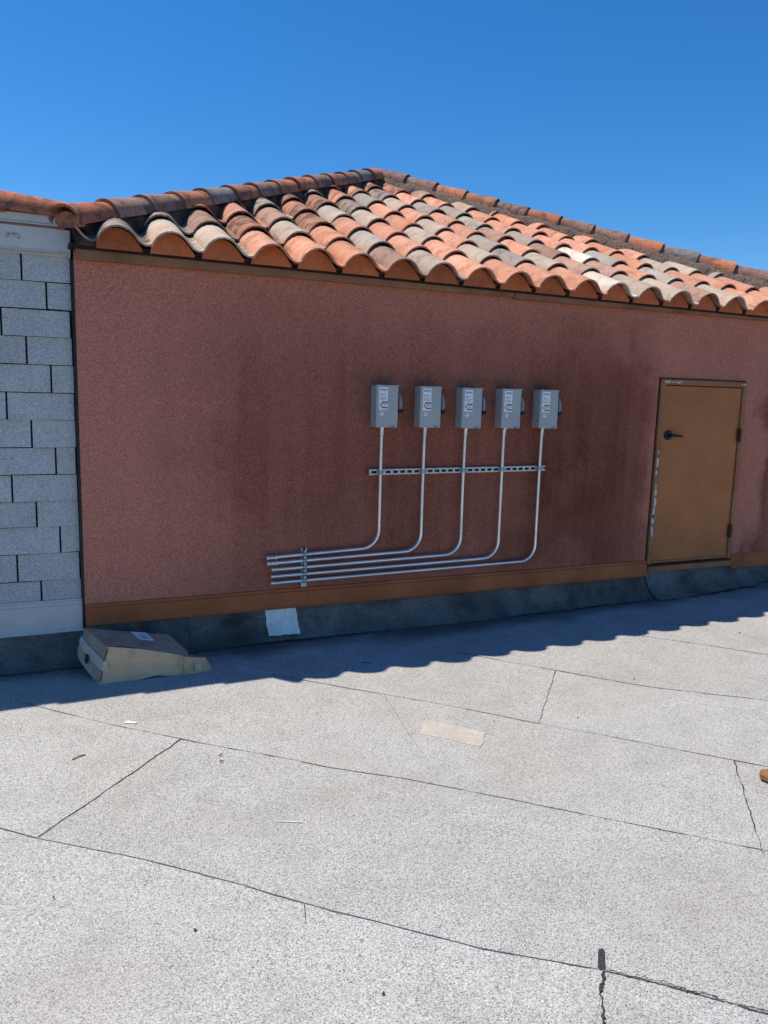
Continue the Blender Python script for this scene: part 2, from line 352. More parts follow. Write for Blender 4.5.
# where each strip is broken by an end lap: t values (line runs across the strip); dt = how much t shifts across it
breaks = {3: [(2.42, 3.25 - .05)], 4: [(1.222, 1.206)], 5: [(3.593, 3.54)], 6: [(2.668, 2.628)], 7: [(4.6, 4.62)], 8: [(5.9, 5.9)], 2: [(.7, .7)]}
breaks[3] = [(3.14, 3.13)]
wav = lambda a: .0022 * math.sin(a * 5.1) + .0016 * math.sin(a * 11.7 + 1) + .0011 * math.sin(a * 27.3 + 2)
def und(x, y):
    return .0016 * math.sin(x * 2.3 + y * 1.1) * math.sin(y * 2.9 - x * .7) + .0009 * math.sin(x * 7.1 - y * 5.3)
DEPTHY = -.075
def make_sheet(k, ta0, tb0, ta1, tb1, lift):
    """strip k between seam k (near, on top) and seam k+1 (far, tucked under); ends ta.. tb at near/far edge"""
    s0, s1 = seams[k], seams[k + 1]
    n_t = max(4, int((tb0 - ta0) / .11)); n_v = 8
    vs = []; fs = []
    for i in range(n_t + 1):
        a = i / n_t
        for j in range(n_v + 1):
            b_ = j / n_v
            T = (ta0 + (tb0 - ta0) * a) * (1 - b_) + (ta1 + (tb1 - ta1) * a) * b_
            if a in (0, 1): T += wav(b_ * 4 + k)
            v0 = s0(T) + wav(T + k * 3); v1 = s1(T) + .07
            V = v0 + (v1 - v0) * b_
            x, y = xy(T, V)
            z = g(x, y) + und(x, y) + .0035 + .0028 * (1 - b_) ** 1.5 + lift * math.exp(-max(0., a * (tb0 - ta0)) / .25)
            vs.append((x, y, z))
    top = len(vs)
    vs += [(x, y, z - .0032) for x, y, z in vs]
    m = n_v + 1
    for i in range(n_t):
        for j in range(n_v):
            q = (i * m + j, (i + 1) * m + j, (i + 1) * m + j + 1, i * m + j + 1); fs.append(q)
    def side(idx):
        for p, q in zip(idx, idx[1:]): fs.append((p, q, q + top, p + top))
    side([i * m for i in range(n_t + 1)]); side([i * m + n_v for i in range(n_t + 1)])
    side(list(range(m))); side([n_t * m + j for j in range(m)])
    me = bpy.data.meshes.new('cap_sheet'); me.from_pydata(vs, [], fs)
    bm = bmesh.new(); bm.from_mesh(me); bmesh.ops.recalc_face_normals(bm, faces=bm.faces)
    bmesh.ops.bisect_plane(bm, geom=bm.verts[:] + bm.edges[:] + bm.faces[:], plane_co=(0, DEPTHY, 0), plane_no=(0, 1, 0), clear_outer=True)
    if not bm.faces: bm.free(); return
    bm.to_mesh(me); bm.free()
    for p in me.polygons: p.use_smooth = True
    me.set_sharp_from_angle(angle=R(35))
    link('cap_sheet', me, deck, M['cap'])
for k in range(len(seams) - 1):
    t0, t1 = -5.5, 9.5
    bs = breaks.get(k, [])
    prev = (t1, t1)
    # later pieces (larger t) lie under the earlier ones at an end lap: the left sheet is on top
    cuts = [(t0, t0)] + bs + [(t1, t1)]
    for i in range(len(cuts) - 1):
        a, b_ = cuts[i], cuts[i + 1]
        lap = .0 if i == 0 else .10
        make_sheet(k, a[0] - lap, b_[0], a[1] - lap, b_[1], -.0022 if i > 0 else 0.0)

def ribbon(pts, w, name, mat, z=.0125, jit=.5, step=.02, parent=deck, thick=.003, rnd=None):
    """thin uneven bead of bitumen lying along a polyline"""
    rnd = rnd or random.Random(len(pts) * 13 + int(w * 1e5))
    P = [Vector((*p, 0)) for p in pts]; path = []
    for a, b_ in zip(P, P[1:]):
        n_ = max(1, int((b_ - a).length / step))
        path += [a.lerp(b_, i / n_) for i in range(n_)]
    path.append(P[-1])
    vs = []; fs = []
    for i, p in enumerate(path):
        d = (path[min(i + 1, len(path) - 1)] - path[max(i - 1, 0)]).normalized(); nn = Vector((-d.y, d.x, 0))
        ww = w * (1 + jit * (rnd.random() * 2 - 1)); o = nn * (rnd.random() - .5) * w * jit
        if i in (0, len(path) - 1): ww *= .5
        for sgn, zz in ((-1, 0), (-.5, thick), (.5, thick), (1, 0)):
            q = p + o + nn * sgn * ww * .5
            vs.append((q.x, q.y, g(q.x, q.y) + und(q.x, q.y) + z - .006 + (zz + .0035 if zz else 0)))
    for i in range(len(path) - 1):
        for j in range(3):
            fs.append((i * 4 + j, i * 4 + j + 1, i * 4 + j + 5, i * 4 + j + 4))
    return MB().add(vs, fs).build(name, mat, parent)
def along(f, t0, t1, off=0.0, n_=40):
    return [xy(t0 + (t1 - t0) * i / n_, f(t0 + (t1 - t0) * i / n_) + off + wav(t0 + (t1 - t0) * i / n_ + off)) for i in range(n_ + 1)]
def bead(k, t0, t1, w, jit=.6, off=-.002, gap=0):
    f = seams[k]; n_ = int((t1 - t0) / .03)
    pts = [xy(t0 + (t1 - t0) * i / n_, f(t0 + (t1 - t0) * i / n_) + off + wav(t0 + (t1 - t0) * i / n_ + k * 3)) for i in range(n_ + 1)]
    i = 0; rb = random.Random(k * 31 + int(t0 * 10))
    while i < len(pts) - 2:
        j = min(len(pts) - 1, i + 2 + int(rb.random() * 14))
        ribbon(pts[i:j + 1], w * (.5 + rb.random()), 'seam_bead', M['seam'], z=.0074, jit=jit, step=.03, thick=.0012)
        i = j + (int(rb.random() * gap) if gap else 0)
bead(4, -2, 3.10, .0020, .9, gap=1)
bead(5, .3, 1.9, .0016, .95, gap=8); bead(5, 1.9, 5, .0012, .95, gap=9)
bead(6, 1.2, 2.0, .0013, .95, gap=9); bead(6, 2.0, 5, .0011, .95, gap=12)
bead(7, 2.0, 5, .0013, .9, gap=9); bead(8, 3.3, 6, .0014, .9, gap=9)
def endlap(k, tn, tf, w, jit=.5):
    v0 = seams[k](tn); v1 = seams[k + 1](tf); pts = []
    for i in range(31):
        b_ = i / 30; T = tn + (tf - tn) * b_ + wav(b_ * 4 + k); pts.append(xy(T + .003, v0 + (v1 - v0) * b_))
    ribbon(pts, w, 'seam_bead', M['tar'], z=.0078, jit=jit, step=.03, thick=.0012)
endlap(4, 1.222, 1.206, .0034, .6); endlap(5, 3.593, 3.54, .0050, .8); endlap(6, 2.668, 2.628, .0026, .7)
# bitumen spread by hand at the near end lap
MB().prism([(1.4190, -2.9955), (1.4060, -2.9950), (1.3990, -3.0005), (1.3860, -3.0150), (1.3720, -3.0330), (1.3555, -3.0540), (1.3600, -3.0610), (1.3655, -3.0635), (1.3735, -3.0660), (1.3880, -3.0445), (1.4040, -3.0240), (1.4170, -3.0080)], .003, .0078, 'z').build('tar_smear', M['tar'], deck)
ribbon([(1.366, -3.066), (1.345, -3.09), (1.31, -3.118), (1.28, -3.165), (1.247, -3.208), (1.17, -3.30), (1.05, -3.44)], .0075, 'tar_smear', M['tar'], z=.0082, jit=.95, step=.007, thick=.0012)
for s_ in range(4):
    rr = random.Random(50 + s_); u0 = rr.random() * 6
    for q in range(3):
        i0 = int(rr.random() * 30) + q * 18
        pts = [xy(3.13 + i * .010, SA(3.13 + i * .010) + .003 + .007 * math.sin(i * .42 + u0) * rr.random() + (rr.random() - .5) * .008) for i in range(i0, i0 + 14 + int(rr.random() * 16))]
        ribbon(pts, .0030, 'tar_smear', M['tar'], z=.0082, jit=.95, step=.006, rnd=rr, thick=.0012)
bead(4, 3.14, 5.5, .0022, .95, gap=2)
# hairline splits in the sheet
def crack(pts, w): ribbon(pts, w, 'surface_crack', M['seam'], z=.0070, jit=.9, step=.02, thick=.0012)
crack([(1.58, -1.032), (1.545, -1.26), (1.50, -1.52), (1.461, -1.813)], .0014)
crack([(.693, -2.444), (.68, -2.49), (.672, -2.52), (.655, -2.58)], .0026)
crack([(1.02, -.33), (1.10, -.40), (1.16, -.44)], .003)
crack([(3.9, -.64), (4.05, -.73), (4.10, -.72)], .005)
crack([(3.55, -.78), (4.0, -.70), (4.7, -.66), (5.3, -.56)], .003)
crack([(2.32, -2.70), (2.29, -2.775), (2.27, -2.83)], .006)
# cream repair patch on the sheet
pv = [(1.648, -1.403), (1.70, -1.452), (1.76, -1.535), (1.85, -1.632), (1.815, -1.668), (1.79, -1.715), (1.748, -1.749), (1.69, -1.69), (1.62, -1.60), (1.542, -1.53), (1.585, -1.488), (1.61, -1.438)]
gz = g(1.68, -1.55)
MB().prism(pv, gz + .002, gz + .0075, 'z').build('repair_patch', M['creampatch'], deck)

# base flashing turned up the walls, in lapped pieces
def flashing(x0, x1, ztop, ytop, out, lift=0.0, mat='flash'):
    n_ = max(2, int((x1 - x0) / .12)); vs = []; fs = []; rr = random.Random(int(x0 * 100) + 400)
    prof = [(0.0, 1.0), (.06, .80), (.16, .58), (.30, .36), (.52, .18), (.78, .07), (1.0, .012)]
    L = len(prof)
    for i in range(n_ + 1):
        x = x0 + (x1 - x0) * i / n_
        o = out + .012 * math.sin(x * 3.1) + .006 * math.sin(x * 9.7)
        for (u, w) in prof:
            y = ytop - lift - u * o
            z0 = g(x, y); zt = ztop if x < 5.15 else min(ztop, .225); z = z0 + .006 + w * (zt - z0) + lift * .6 + .003 * math.sin(x * 7 + u * 5) * (u > .1)
            vs.append((x, y - .003 * math.sin(x * 13 + w * 9), z))
    for i in range(n_):
        for j in range(L - 1): fs.append((i * L + j, i * L + j + 1, (i + 1) * L + j + 1, (i + 1) * L + j))
    top = len(vs); vs += [(x, y + .004, z - .006) for x, y, z in vs]
    for i in range(n_): fs.append((i * L + L - 1, (i + 1) * L + L - 1, (i + 1) * L + L - 1 + top, i * L + L - 1 + top))
    for e in (0, n_):
        for j in range(L - 1): fs.append((e * L + j, e * L + j + 1, e * L + j + 1 + top, e * L + j + top))
    return MB().add(vs, fs).build('base_flashing', M[mat], deck, smooth=True, angle=50)
flashing(-4.0, .20, .225, .015, .20)
flashing(.18, .78, .240, -.004, .125, .004)
flashing(.74, 2.02, .240, -.004, .12, .009)
flashing(1.98, 4.29, .240, -.004, .12, .004)
flashing(4.25, 5.31, .262, -.004, .17, .010)
flashing(5.27, 8.0, .240, -.004, .12, .004)
# dark bitumen where flashing meets the deck
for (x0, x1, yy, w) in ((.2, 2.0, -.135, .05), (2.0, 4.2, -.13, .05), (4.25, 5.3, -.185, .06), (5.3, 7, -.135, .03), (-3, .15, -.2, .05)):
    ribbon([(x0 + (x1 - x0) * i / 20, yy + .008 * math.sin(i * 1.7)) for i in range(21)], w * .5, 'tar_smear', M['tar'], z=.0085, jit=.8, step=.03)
# white coated patch on the flashing
pp = []
rr = random.Random(3)
NX, NZ = 8, 8; vs = []
for i in range(NX + 1):
    for j in range(NZ + 1):
        a, b_ = i / NX, j / NZ
        x = 1.207 + .200 * a + (rr.random() - .5) * .006 + .012 * (1 - b_) ; z = .036 + .186 * b_ + (rr.random() - .5) * .006
        # follow the flashing's face
        w = (z - .006) / .234
        pr = [(1.0, 0.0), (.80, .06), (.58, .16), (.36, .30), (.18, .52), (.07, .78), (.012, 1.0)]
        u = 1.0
        for (w1, u1), (w0, u0) in zip(pr, pr[1:]):
            if w0 <= w <= w1: u = u0 + (u1 - u0) * (w - w0) / (w1 - w0)
        if w > 1: u = 0
        o = .12 + .012 * math.sin(x * 3.1) + .006 * math.sin(x * 9.7)
        vs.append((x, -.004 - .009 - u * o - .011, z + .004 + g(x, -.1) * (1 - (z - .04) / .172)))
fs = [(i * (NZ + 1) + j, (i + 1) * (NZ + 1) + j, (i + 1) * (NZ + 1) + j + 1, i * (NZ + 1) + j + 1) for i in range(NX) for j in range(NZ)]
nv = len(vs); vs2 = vs + [(x, y + .006, z - .002) for x, y, z in vs]
rim = [i * (NZ + 1) for i in range(NX + 1)] + [NX * (NZ + 1) + j for j in range(1, NZ + 1)] + [i * (NZ + 1) + NZ for i in range(NX - 1, -1, -1)] + [j for j in range(NZ - 1, 0, -1)]
fs += [(a, b_, b_ + nv, a + nv) for a, b_ in zip(rim, rim[1:] + rim[:1])]
o = MB().add(vs2, fs).build('repair_patch', M['patch'], deck, smooth=True); o['label'] = 'white coated square patch on the grey base flashing'

# ------------------------------------------------------------------ the tiled building
bld = empty('rooftop_building', (3.1, 0, 0))
tag(bld, 'reddish brown stucco rooftop building with hipped clay tile roof and tan door', 'building')
DX0, DX1, DZ0, DZ1 = 4.262, 5.145, .262, 1.742       # door opening (outside of the frame)
w = MB()
TOPZ = 2.295
w.box(WX0, DX0, 0, .16, -.01, TOPZ); w.box(DX1, WX1, 0, .16, -.01, TOPZ)
w.box(DX0, DX1, 0, .16, DZ1, TOPZ); w.box(DX0, DX1, 0, .16, -.01, DZ0)
w.box(WX0, WX0 + .16, .16, 5.9, -.01, TOPZ); w.box(WX1 - .16, WX1, .16, 5.9, -.01, TOPZ); w.box(WX0, WX1, 5.9, 6.06, -.01, TOPZ)
w.box(DX0 - .1, DX1 + .1, .17, .20, .1, 1.9)
w.build('stucco_wall', M['stucco'], bld)
# fascia: two lengths butted at a joint, the right one a little lower
MB().prism([(-.002, 2.236), (-.046, 2.236), (-.048, 2.318), (-.002, 2.318)], .175, 2.905, 'x').build('fascia_board', M['fascia'], bld, bevel=.003)
MB().prism([(-.002, 2.228), (-.050, 2.228), (-.052, 2.306), (-.002, 2.306)], 2.909, WX1 + .04, 'x').build('fascia_board', M['fascia'], bld, bevel=.003)
MB().box(.175, WX1, -.20 + .19, .0, 2.2, 2.235)
# base trim: folded metal with a narrow upper lip
def base_trim(x0, x1, d=0.0):
    MB().prism([(-.001, .343), (-.009 - d, .341), (-.011 - d, .325), (-.018 - d, .321), (-.026 - d, .234), (-.034 - d, .224), (-.030 - d, .220), (-.001, .226)], x0, x1, 'x').build('base_trim', M['trim'], bld, smooth=True, angle=20)
base_trim(.168, 1.492, .001); base_trim(1.489, 4.256, .004); base_trim(5.152, WX1 + .02, .002)

MB().box(.1505, .1645, -.003, .04, .2, 2.235).build('corner_joint', M['black'], bld)
# door
fr = MB()
fw = .045
fr.box(DX0, DX0 + fw, -.022, .05, DZ0 + .05, DZ1); fr.box(DX1 - fw + .008, DX1, -.022, .05, DZ0 + .05, DZ1)
fr.box(DX0 + fw, DX1 - fw + .008, -.0215, .05, DZ1 - .042, DZ1)
fo = fr.build('door_frame', M['frame'], bld, bevel=.003)
MB().prism([(.05, .30), (-.030, .292), (-.034, .25), (-.01, .245), (-.01, .27), (.05, .27)], DX0 + .002, DX1 - .002, 'x').build('threshold', M['frame'], bld, bevel=.002)
dr = MB().box(DX0 + fw + .005, DX1 - fw + .003, -.008, .034, .312, DZ1 - .048).build('door', M['door'], bld, bevel=.003)
MB().prism([(-.0095, .335), (-.016, .333), (-.018, .318), (-.0095, .314)], DX0 + fw + .008, DX1 - fw, 'x').build('drip_edge', M['frame'], dr)
for hz in (1.32, .54):
    h = MB(); h.tube([(DX1 - fw + .006, -.026, hz - .055), (DX1 - fw + .006, -.026, hz + .055)], .0085, 10)
    h.box(DX1 - fw - .012, DX1 - fw + .024, -.0265, -.022, hz - .05, hz + .05)
    h.build('hinge', M['hinge'], dr)
hx, hz = 4.372, 1.318
h = MB(); h.tube([(hx, -.006, hz), (hx, -.016, hz), (hx, -.020, hz)], [.038, .038, .031], 24); h.tube([(hx, -.018, hz), (hx, -.050, hz)], .013, 12)
h.tube([(hx - .01, -.052, hz + .001), (hx + .02, -.054, hz), (hx + .06, -.054, hz - .002), (hx + .105, -.050, hz - .006)], [.012, .0125, .0105, .009], 10)
h.build('door_handle', M['black'], dr, smooth=True)
# flaked paint on the frame
rr = random.Random(11)
def chip(cx, cz, wx, hz_, plane_y):
    n_ = 14; pts = []
    for i in range(n_):
        a = 2 * math.pi * i / n_; k = .6 + .55 * rr.random()
        pts.append((cx + math.cos(a) * wx * .5 * k, cz + math.sin(a) * hz_ * .5 * k))
    MB().prism(pts, plane_y, plane_y + .0035, 'y').build('paint_chip', M['chip'], fo)
for (cx, cz, wx, hh) in ((4.300, 1.722, .03, .016), (4.318, 1.719, .03, .02), (4.338, 1.723, .02, .016), (4.372, 1.721, .022, .012), (4.408, 1.722, .03, .014), (4.428, 1.719, .04, .018), (4.447, 1.722, .03, .014), (5.115, 1.722, .03, .012), (5.09, 1.721, .02, .010)):
    chip(cx, cz, wx, hh, -.0225)
for (cz, hh, wx) in ((1.11, .10, .022), (1.03, .05, .018), (1.19, .03, .012), (.87, .08, .02), (.80, .12, .024), (.72, .11, .022), (.66, .10, .026), (.60, .10, .02), (.555, .07, .018), (.93, .04, .012)):
    chip(DX0 + .014 + rr.random() * .01, cz, wx, hh, -.0230)
# sealant line round the frame
s_ = MB(); s_.box(DX0 - .010, DX0 - .001, -.004, .0, DZ0 + .05, DZ1 + .002); s_.box(DX0 - .010, DX1 + .006, -.004, 0, DZ1 + .002, DZ1 + .010)
s_.build('sealant', M['hinge'], fo)

# ---- roof
PIT = .437; ca = 1 / math.sqrt(1 + PIT * PIT); sa = PIT * ca
X0, Y0, ZP, HS = .09, -.115, 2.272, 3.05            # eave corner, pan height at the eave lip, half size
XR = X0 + 2 * HS
apex = Vector((X0 + HS, Y0 + HS, ZP - .02 + PIT * HS))
e = .03
ZB = ZP - .02
def EZ(x): return .022 - .0080 * (x - .4)          # the eave sags a little to the right
ui = .05; uz = ZP + PIT * ui - .012
rv = [(X0 + ui, Y0 + ui, uz + EZ(X0)), (XR - ui, Y0 + ui, uz + EZ(XR)), (XR - ui, Y0 + 2 * HS - ui, uz + EZ(XR)), (X0 + ui, Y0 + 2 * HS - ui, uz + EZ(X0)), (apex.x, apex.y, ZP + PIT * HS - .012)]
rv += [(x, y, z - .02) for x, y, z in rv[:4]]
roof = MB().add(rv, [(0, 1, 4), (1, 2, 4), (2, 3, 4), (3, 0, 4), (8, 7, 6, 5), (0, 5, 6, 1), (1, 6, 7, 2), (2, 7, 8, 3), (3, 8, 5, 0)]).build('roof', M['felt'], bld)
PER, EXP, TL = .277, .385, .455
prof = [(-.108, .002), (-.100, .026), (-.085, .050), (-.062, .072), (-.033, .087), (0, .092), (.033, .087), (.062, .072), (.086, .050), (.104, .029), (.122, .012), (.142, .003), (.160, .003), (.176, .012)]
def tile_mesh(seed):
    rr = random.Random(seed); vs = []; th = .010; n_ = len(prof)
    ys = [0, .02, .15, .32, TL]
    for y in ys:
        zl = .031 * (1 - y / TL)
        for (u, z) in prof: vs.append((u, y, z + zl))
    k = len(vs)
    for y in ys:
        zl = .031 * (1 - y / TL)
        for i, (u, z) in enumerate(prof):
            p0 = prof[max(i - 1, 0)]; p1 = prof[min(i + 1, n_ - 1)]
            d = Vector((p1[0] - p0[0], p1[1] - p0[1])).normalized()
            vs.append((u + d.y * th, y, z + zl - d.x * th))
    fs = []; m = len(ys)
    for a in range(m - 1):
        for i in range(n_ - 1):
            fs.append((a * n_ + i, a * n_ + i + 1, (a + 1) * n_ + i + 1, (a + 1) * n_ + i))
            fs.append((k + a * n_ + i, k + (a + 1) * n_ + i, k + (a + 1) * n_ + i + 1, k + a * n_ + i + 1))
    for i in range(n_ - 1):
        fs.append((i, k + i, k + i + 1, i + 1)); b_ = (m - 1) * n_; fs.append((b_ + i, b_ + i + 1, k + b_ + i + 1, k + b_ + i))
    for a in range(m - 1):
        fs.append((a * n_, (a + 1) * n_, k + (a + 1) * n_, k + a * n_)); j = n_ - 1
        fs.append((a * n_ + j, k + a * n_ + j, k + (a + 1) * n_ + j, (a + 1) * n_ + j))
    return MB().add(vs, fs).mesh('roof_tile', True, angle=48)
TM = tile_mesh(1)
SLOPE = Matrix(((1, 0, 0, 0), (0, ca, -sa, 0), (0, sa, ca, 0), (0, 0, 0, 1)))
trr = random.Random(41)
def pick_clay(i, j):
    r_ = trr.random()
    if j == 0 and i < 3: return CL[2]
    return CL[0] if r_ < .43 else CL[1] if r_ < .56 else CL[2] if r_ < .73 else CL[3] if r_ < .86 else CL[4] if r_ < .96 else CL[5]
def dl(p): return (p.x - X0) - (p.y - Y0)            # > 0 inside the left hip
def dr_(p): return (XR - p.x) - (p.y - Y0)           # > 0 inside the right hip
binv = Matrix.Translation(-Vector(bld.location))
for j in range(9):
    for i in range(-1, 23):
        if i == -1 and j > 0: continue
        cx = .379 + PER * i
        jit = Vector(((trr.random() - .5) * .008, (trr.random() - .5) * .012 - (.022 if trr.random() < .08 else 0), 0))
        Mx = Matrix.Translation((cx, Y0, ZP + EZ(cx))) @ SLOPE @ Matrix.Translation((jit.x, j * EXP + jit.y, (trr.random() - .5) * .004)) @ Matrix.Rotation((trr.random() - .5) * .022, 4, 'Z') @ Matrix.Rotation((trr.random() - .5) * .02, 4, 'Y')
        mat = pick_clay(i, j)
        if trr.random() < .75 - .9 * (dl(Mx @ Vector((0, .2, 0))) - .15): mat = SOOTY[0] if mat in (CL[0], CL[1], CL[4]) else SOOTY[1]
        cor = [Mx @ Vector((u, y, .0)) for u in (-.108, .176) for y in (0, TL)]
        mn = min(min(dl(p), dr_(p)) for p in cor); mx = max(min(dl(p), dr_(p)) for p in cor)
        if mx < .14: continue
        if mn > .125: me = TM
        else:
            me = TM.copy(); bm = bmesh.new(); bm.from_mesh(me); inv = Mx.inverted()
            for (co, no) in ((Vector((X0 + .12, Y0, 0)), Vector((-1, 1, 0))), (Vector((XR - .115, Y0, 0)), Vector((1, 1, 0)))):
                lc = inv @ co; ln = (inv.to_3x3() @ no).normalized()
                bmesh.ops.bisect_plane(bm, geom=bm.verts[:] + bm.edges[:] + bm.faces[:], plane_co=lc, plane_no=ln, clear_outer=True)
            if len(bm.faces) < 4: bm.free(); continue
            bm.to_mesh(me); bm.free()
        o = link('roof_tile', me, roof, mat)
        o.matrix_parent_inverse = Matrix.Identity(4); o.matrix_basis = Mx
        o.matrix_parent_inverse = Matrix.Identity(4)
# arched clay closures filling the barrels at the eave
cp = [(u, z + .016) for u, z in prof if -.101 <= u <= .11]
cp = [(-.106, -.004)] + cp + [(.128, .012), (.132, -.004)]
cme = MB().prism(cp, .026, .040, 'y').mesh('eave_closure')
for i in range(-1, 21):
    if i < 0: continue
    o = link('eave_closure', cme, roof, M['closure'])
    o.matrix_parent_inverse = Matrix.Identity(4)
    o.matrix_basis = Matrix.Translation((.379 + PER * i, Y0, ZP + .004 + EZ(.379 + PER * i)))
MB().prism([(.175, 2.305), (.30, 2.305), (.285, 2.345), (.24, 2.365), (.175, 2.37)], Y0 + .045, Y0 + .12, 'y').build('eave_mortar', M['mortar'], roof, bevel=.004)
# hip mortar and hip caps
def hip_frame(side):
    """origin at the eave corner, local +Y up the hip, local Z up"""
    d = Vector((1, 1, PIT)) if side == 'L' else Vector((-1, 1, PIT))
    d.normalize(); xx = Vector((1, -1, 0)).normalized() if side == 'L' else Vector((1, 1, 0)).normalized()
    zz = xx.cross(d).normalized()
    m = Matrix(((xx.x, d.x, zz.x, 0), (xx.y, d.y, zz.y, 0), (xx.z, d.z, zz.z, 0), (0, 0, 0, 1)))
    o = Vector((X0 if side == 'L' else XR, Y0, ZP + .02))
    return Matrix.Translation(o) @ m
HL = math.sqrt(2 * HS * HS + (PIT * HS) ** 2)
def cap_mesh():
    L, th = .40, .015; n_ = 13; vs = []; ys = [0, .012, .2, L]
    for lay in (0, 1):
        for y in ys:
            r_ = .104 - .020 * y / L - lay * th; zc = .016 * (1 - y / L)
            for k in range(n_):
                a = math.pi * (-.04 + 1.08 * k / (n_ - 1)); vs.append((math.cos(a) * r_, y, math.sin(a) * r_ * .92 + zc))
    m = len(ys); k0 = m * n_; fs = []
    for a in range(m - 1):
        for k in range(n_ - 1):
            fs.append((a * n_ + k, a * n_ + k + 1, (a + 1) * n_ + k + 1, (a + 1) * n_ + k)); fs.append((k0 + a * n_ + k, k0 + (a + 1) * n_ + k, k0 + (a + 1) * n_ + k + 1, k0 + a * n_ + k + 1))
        for k in (0, n_ - 1): fs.append((a * n_ + k, (a + 1) * n_ + k, k0 + (a + 1) * n_ + k, k0 + a * n_ + k))
    for a in (0, m - 1):
        for k in range(n_ - 1): fs.append((a * n_ + k, a * n_ + k + 1, k0 + a * n_ + k + 1, k0 + a * n_ + k))
    return MB().add(vs, fs).mesh('hip_tile', True, angle=48)
CM = cap_mesh()
crr = random.Random(5)
NCAP = 14; CE = (HL - .06) / NCAP
left_c = [3, 1, 1, 0, 2, 0, 1, 0, 0, 1, 0, 1, 2, 0, 2]
right_c = [1, 0, 1, 0, 2, 0, 1, 1, 0, 1, 0, 0, 1, 1, 2]
for side in 'LR':
    F = hip_frame(side)
    # rough mortar bedding under the caps: uneven ridge
    vs = []; fs = []; n_ = 90; rr = random.Random(9 if side == 'L' else 10)
    ring = 8
    for i in range(n_ + 1):
        y = .16 + (HL - .16) * i / n_
        for k in range(ring):
            a = math.pi * k / (ring - 1)
            rx = (.080 if side == 'L' else .112 if k in (0, 1, 6, 7) else .09) + .024 * rr.random() * (k in (0, 1, 6, 7)); zz_ = .118 if 2 <= k <= 5 else ((.055 if side == 'L' else .075) if k in (1, 6) else -.01)
            vs.append(tuple(F @ Vector((math.cos(a) * rx, y, zz_ + (rr.random() - .5) * .012))))
    for i in range(n_):
        for k in range(ring - 1): fs.append((i * ring + k, i * ring + k + 1, (i + 1) * ring + k + 1, (i + 1) * ring + k))
    fs.append(tuple(range(ring)))
    MB().add(vs, fs).build('hip_mortar', M['mortar' if side == 'L' else 'mortar_lit'], roof, smooth=True, angle=60)
    MB().add([tuple(F @ Vector((math.cos(math.pi * k / 12) * .087, yy, .066 + math.sin(math.pi * k / 12) * .080))) for yy in (.10, .135) for k in range(13)], [tuple(range(13)), tuple(range(25, 12, -1))] + [(k, k + 1, k + 14, k + 13) for k in range(12)] + [(12, 0, 13, 25)]).build('hip_plug', CAPS[3], roof)
    for q in range(NCAP):
        Mx = F @ Matrix.Translation(((crr.random() - .5) * .008, q * CE + .085, .074 + (crr.random() - .5) * .006)) @ Matrix.Rotation((crr.random() - .5) * .03, 4, 'Z') @ Matrix.Rotation(.028 + (crr.random() - .5) * .012, 4, 'X')
        o = link('hip_tile', CM, roof, CAPS[(left_c if side == 'L' else right_c)[q]])
        o.matrix_parent_inverse = Matrix.Identity(4); o.matrix_basis = Mx
# finial lump of mortar at the peak
bm = bmesh.new(); bmesh.ops.create_icosphere(bm, subdivisions=3, radius=.11)
for v in bm.verts: v.co *= 1 + .10 * math.sin(v.co.x * 40) * math.sin(v.co.y * 47 + v.co.z * 30); v.co.z *= .75
me = bpy.data.meshes.new('peak_mortar'); bm.to_mesh(me); bm.free()
for p in me.polygons: p.use_smooth = True
o = link('peak_mortar', me, roof, M['lime']); o.matrix_parent_inverse = Matrix.Identity(4); o.matrix_basis = Matrix.Translation(apex + Vector((0, 0, .12)))

# ------------------------------------------------------------------ the shingle-clad wall at the left
sw = empty('shingled_wall', (-1.5, 0, 0))
tag(sw, 'grey asphalt shingle clad parapet wall with white metal coping', 'wall')
SXL, SXR = -3.2, .150
MB().box(SXL, SXR, -.006, .30, -.01, 2.36).build('sheathing', M['felt'], sw)
rows = [2.257, 2.108, 1.967, 1.826, 1.680, 1.535, 1.391, 1.243, 1.097, .952, .812, .663, .512, .375]
srr = random.Random(31)
TABW = .333
for k in range(len(rows)):
    zt = rows[k]; zb = rows[k + 1] if k + 1 < len(rows) else .345
    if k == len(rows) - 1: pass
    s0 = -.088 + .1135 * k
    nmin = int(math.floor((-1.35 - s0) / TABW)); nmax = int(math.ceil((SXR - s0) / TABW))
    for q in range(nmin, nmax):
        a = s0 + q * TABW + .005; b_ = min(s0 + (q + 1) * TABW - .005, SXR - .004 - srr.random() * .008)
        if b_ - a < .02: continue
        j1, j2 = (srr.random() - .5) * .006, (srr.random() - .5) * .006
        lo = zb - .002 + (srr.random() - .5) * .003
        y0 = -.024 - srr.random() * .003; zq = zt - .005 - srr.random() * .003
        v = [(a, y0, lo + j1), (b_, y0, lo + j2), (b_, y0 + .006, lo + j2), (a, y0 + .006, lo + j1), (a, -.0125, zq), (b_, -.0125, zq), (b_, -.0075, zq), (a, -.0075, zq)]
        MB().hexa(v).build('shingle', M['shingle'], sw)
# shingles farther left, outside the picture, as one part
far = MB()
for k in range(len(rows) - 1):
    far.hexa([(SXL, -.023, rows[k + 1]), (-1.36, -.023, rows[k + 1]), (-1.36, -.017, rows[k + 1]), (SXL, -.017, rows[k + 1]), (SXL, -.0125, rows[k] + .01), (-1.36, -.0125, rows[k] + .01), (-1.36, -.0075, rows[k] + .01), (SXL, -.0075, rows[k] + .01)])
tag(far.build('shingle_field', M['shingle'], sw), kind='stuff')
